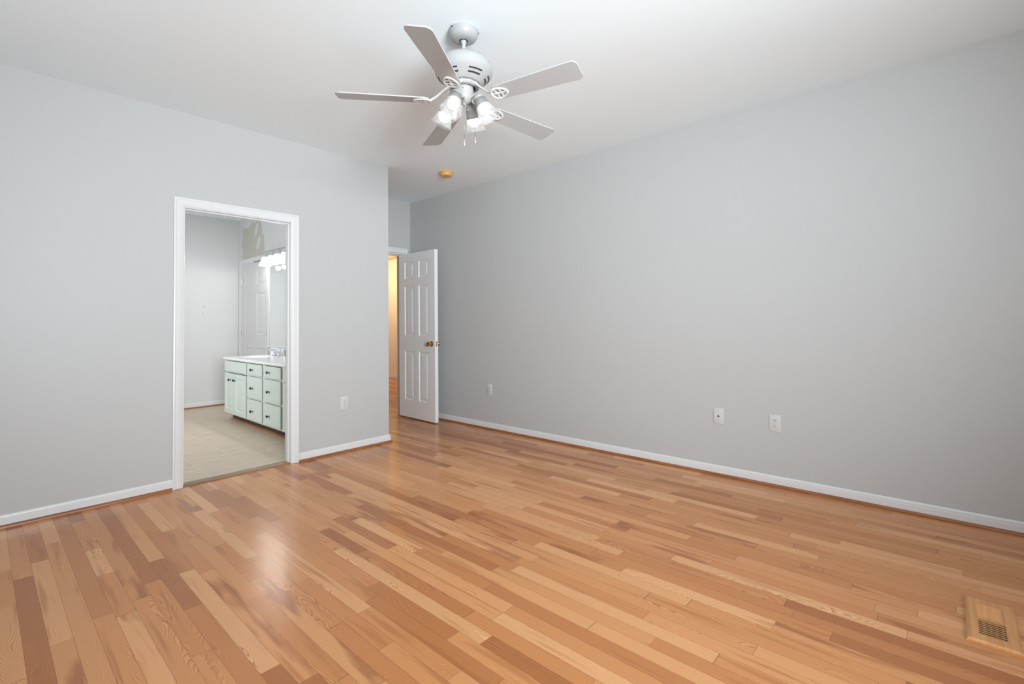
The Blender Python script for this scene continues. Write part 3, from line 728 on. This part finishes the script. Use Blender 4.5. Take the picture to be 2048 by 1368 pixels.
# lamps
fit_me = fsh_me = fbu_me = None
LT = math.radians(27)
for ang in (-159.4, -69.4, 20.6, 110.6):
    a = math.radians(ang); er = Vector((math.cos(a), math.sin(a), 0)); ax = er*math.sin(LT) + Vector((0, 0, -math.cos(LT)))
    et = Vector((0, 0, 1)).cross(er)
    S0 = F + er*.079 + Vector((0, 0, 2.376))
    LM = frame_m(S0, et, ax.cross(et), ax)
    bm = B()
    tube(bm, [F+er*.036+Vector((0, 0, 2.374)), F+er*.056+Vector((0, 0, 2.382)), F+er*.072+Vector((0, 0, 2.386)), S0+ax*.004], [.009, .009, .010, .013], 12)
    lathe(bm, [(0, -.006), (.014, -.004), (.022, .004), (.0305, .012), (.0325, .024), (.0325, .030), (0, .030)], LM, 28)
    ho = obj('lamp_holder', bm, M_fan, fan, smooth=.7)
    bm = B()
    lathe(bm, [(.0300, .022), (.0335, .034), (.0350, .052), (.0385, .074), (.0365, .074), (.0330, .052), (.0315, .034), (.0280, .022)], LM, 48)
    setp(obj('shade_neck', bm, M_neck, ho, smooth=1), 'grey frosted glass neck')
    bm = B()
    pf = [(.0386, .0745), (.0405, .082), (.0430, .092), (.0462, .103), (.0500, .115), (.0548, .128), (.0600, .142)]
    inner = [(r_-.0022, z_) for r_, z_ in pf[::-1]]
    lathe(bm, pf+inner, LM, 64, rip=lambda t_, i: 1+(.055*math.cos(8*t_))*((i if i < 7 else 13-i)/6)**1.2)
    sh = obj('glass_shade', bm, M_shade, ho, smooth=1); sh['label'] = 'ribbed glass tulip shade'
    bm = B(); lathe(bm, [(0, .030), (.013, .031), (.0135, .050), (.022, .066), (.0295, .084), (.0300, .094), (.025, .108), (.014, .117), (0, .1195)], LM, 28)
    bu = obj('bulb', bm, M_bulb, ho, smooth=1); bu['label'] = 'lit white bulb'
# pull chains
for dx, dy, zt_, zb_ in ((-.036, -.039, 2.352, 2.100), (.0385, -.0425, 2.392, 2.132)):
    bm = B(); x, y = F.x+dx, F.y+dy
    lathe(bm, [(.0, zt_+.006), (.0045, zt_+.005), (.0045, zt_-.004), (0, zt_-.005)], Matrix.Translation((x, y, 0)), 12)
    tube(bm, [(x, y, zt_), (x+.002, y+.001, (zt_+zb_)/2), (x+.003, y+.002, zb_+.035)], .0014, 6)
    ch = obj('pull_chain', bm, M_chain, fan, smooth=1)
    bm = B(); lathe(bm, [(0, zb_+.038), (.0022, zb_+.037), (.0028, zb_+.024), (.0052, zb_+.010), (.0050, zb_+.004), (.0025, zb_), (0, zb_-.0005)], Matrix.Translation((x+.003, y+.002, 0)), 14)
    setp(obj('chain_pull', bm, M_fan, ch, smooth=1), 'white teardrop pull')

# ------------------------------------------------------------------ smoke detector
sd = empty('smoke_detector', (3.268, 3.862, HC), 'yellowed round smoke detector on the ceiling beyond the fan', 'smoke detector')
TS = Matrix.Translation((3.268, 3.862, 0))
bm = B(); lathe(bm, [(0, 2.7395), (.0735, 2.7395), (.0735, 2.729), (.0700, 2.7265), (0, 2.7265)], TS, 40); obj('mounting_base', bm, M_tan, sd, smooth=.5)
bm = B(); lathe(bm, [(.066, 2.7265), (.066, 2.7235), (.069, 2.7215), (.066, 2.708), (.058, 2.700), (.030, 2.6965), (0, 2.696)], TS, 40); obj('detector_cover', bm, M_tan, sd, smooth=.5)
bm = B(); lathe(bm, [(.009, 2.6975), (.009, 2.6945), (.007, 2.693), (0, 2.693)], TS, 16); obj('test_button', bm, mat('olive button', srgb(150, 118, 58), .5), sd, smooth=.5)

# ------------------------------------------------------------------ wall plates
def wall_plate(name, M, label, cat, kind, group=None):
    """M: local x along the wall, y up, z out of the wall"""
    root = empty(name, M.translation, label, cat, group)
    bm = B(); box(bm, -.0385, .0385, -.059, .059, .0003, .006, .0025, 2, M=M); obj('cover_plate', bm, M_plate, root, smooth=.5)
    def disc(nm, cx, cy, r, z, m, n=12):
        bm = B(); lathe(bm, [(0, .005), (r, .005), (r, z-.0006), (r*.7, z), (0, z)], M @ Matrix.Translation((cx, cy, 0)), n); return obj(nm, bm, m, root, smooth=.5)
    if kind == 'duplex':
        for cy in (.0195, -.0195):
            bm = B(); poly = []
            for j in range(28):
                a = 2*PI*j/28; poly.append((.0172*math.cos(a), max(-.0140, min(.0140, .0172*math.sin(a)))))
            prism(bm, poly, M @ Matrix.Translation((0, cy, 0)), .005, .0078); rc = obj('receptacle', bm, M_plate, root)
            bm = B()
            box(bm, -.0075, -.0052, .000, .0085, .0076, .0082, M=M @ Matrix.Translation((0, cy, 0))); box(bm, .0052, .0075, .000, .0075, .0076, .0082, M=M @ Matrix.Translation((0, cy, 0)))
            lathe(bm, [(0, .0076), (.0027, .0076), (.0027, .0082), (0, .0082)], M @ Matrix.Translation((0, cy-.0075, 0)), 12)
            setp(obj('socket_slots', bm, M_hole, rc), 'dark plug slots')
        disc('screw', 0, 0, .003, .0072, M_plate)
    else:
        disc('screw', 0, .042, .0032, .0072, M_steel); disc('screw', 0, -.042, .0032, .0072, M_steel)
        bm = B(); box(bm, -.011, .011, -.010, .012, .0058, .0072, .0008, 1, M=M); jk = obj('jack_body', bm, M_plate, root)
        bm = B(); prism(bm, [(-.0075, -.006), (.0075, -.006), (.0075, .000), (.003, .004), (.003, .007), (-.003, .007), (-.003, .004), (-.0075, .000)], M, .0070, .0076); setp(obj('jack_opening', bm, M_hole, jk), 'dark jack opening')
    return root
RW = lambda y, z: frame_m((XR, y, z), (0, -1, 0), (0, 0, 1), (-1, 0, 0))
LW = lambda x, z: frame_m((x, YL, z), (1, 0, 0), (0, 0, 1), (0, -1, 0))
GRP = 'wall outlets near the floor'
wall_plate('wall_outlet', LW(2.273, .4465), 'white duplex outlet on the wall between the bathroom doorway and the corner', 'outlet', 'duplex', GRP)
wall_plate('wall_outlet', RW(3.773, .438), 'small white duplex outlet low on the right wall beside the open door', 'outlet', 'duplex', GRP)
wall_plate('wall_outlet', RW(.934, .444), 'white duplex outlet right of the phone jack on the long wall', 'outlet', 'duplex', GRP)
wall_plate('phone_jack', RW(1.322, .448), 'white phone jack plate with one dark opening on the right wall', 'phone jack', 'jack')
# faint traces on the right wall
bm = B()
for y, z, h_, w_ in ((2.882, 1.412, .020, .004), (2.868, 1.428, .010, .003), (2.872, 1.384, .022, .0025)): box(bm, XR-.0004, XR, y-w_/2, y+w_/2, z-h_/2, z+h_/2)
obj('wall_scuff', bm, M_mark, wr)
bm = B(); box(bm, XR-.0012, XR, 2.880, 2.945, .935, 1.045, .0005, 1); obj('painted_patch', bm, M_wall, wr)

# ------------------------------------------------------------------ floor register
vt = empty('floor_vent', (2.62, -.09, 0), 'light oak floor vent with dark slats near the right edge of the floor', 'floor vent')
VA, VB, VC, VD, VT = 2.443, 2.803, -.163, -.018, .0135
sA, sB, sC, sD = 2.490, 2.757, -.1275, -.0525
bm = B(); PV = [(0, 0), (0, .007), (.004, .0115), (.009, VT)]
# frame as mitred run with rounded outer edge
loops = []
for ins, z in PV+[(None, VT), (None, .002)]:
    if ins is None: c = [(sA, sC), (sB, sC), (sB, sD), (sA, sD)]
    else: c = [(VA+ins, VC+ins), (VB-ins, VC+ins), (VB-ins, VD-ins), (VA+ins, VD-ins)]
    loops.append([bm.verts.new((x, y, z)) for x, y in c])
for a, b in zip(loops, loops[1:]):
    for k in range(4): bm.faces.new((a[k], a[(k+1) % 4], b[(k+1) % 4], b[k]))
obj('vent_frame', bm, M_vent, vt)
bm = B(); box(bm, sA, sB, sC, sD, .0004, .0016); setp(obj('duct_shade', bm, M_dark, vt), 'black plate as duct shade under the slats')  # black plate on the uncut floor, coloured as shade in a duct
ns = 18; step = (sB-sA)/ns
for i in range(ns):
    bm = B(); x = sA+step*(i+.5)
    if i == 9: box(bm, x-.0075, x+.0075, sC, sD, .004, VT-.0004)
    elif i < 9: box(bm, x-.0024, x+.0024, sC, sD, VT-.0022, VT-.0006)
    else:
        Mx = Matrix.Translation((x, (sC+sD)/2, VT-.0055)) @ Matrix.Rotation(math.radians(-26), 4, 'Y')
        box(bm, -.0056, .0056, -(sD-sC)/2, (sD-sC)/2, -.0016, .0016, M=Mx)
    obj('slat', bm, M_vent, vt)
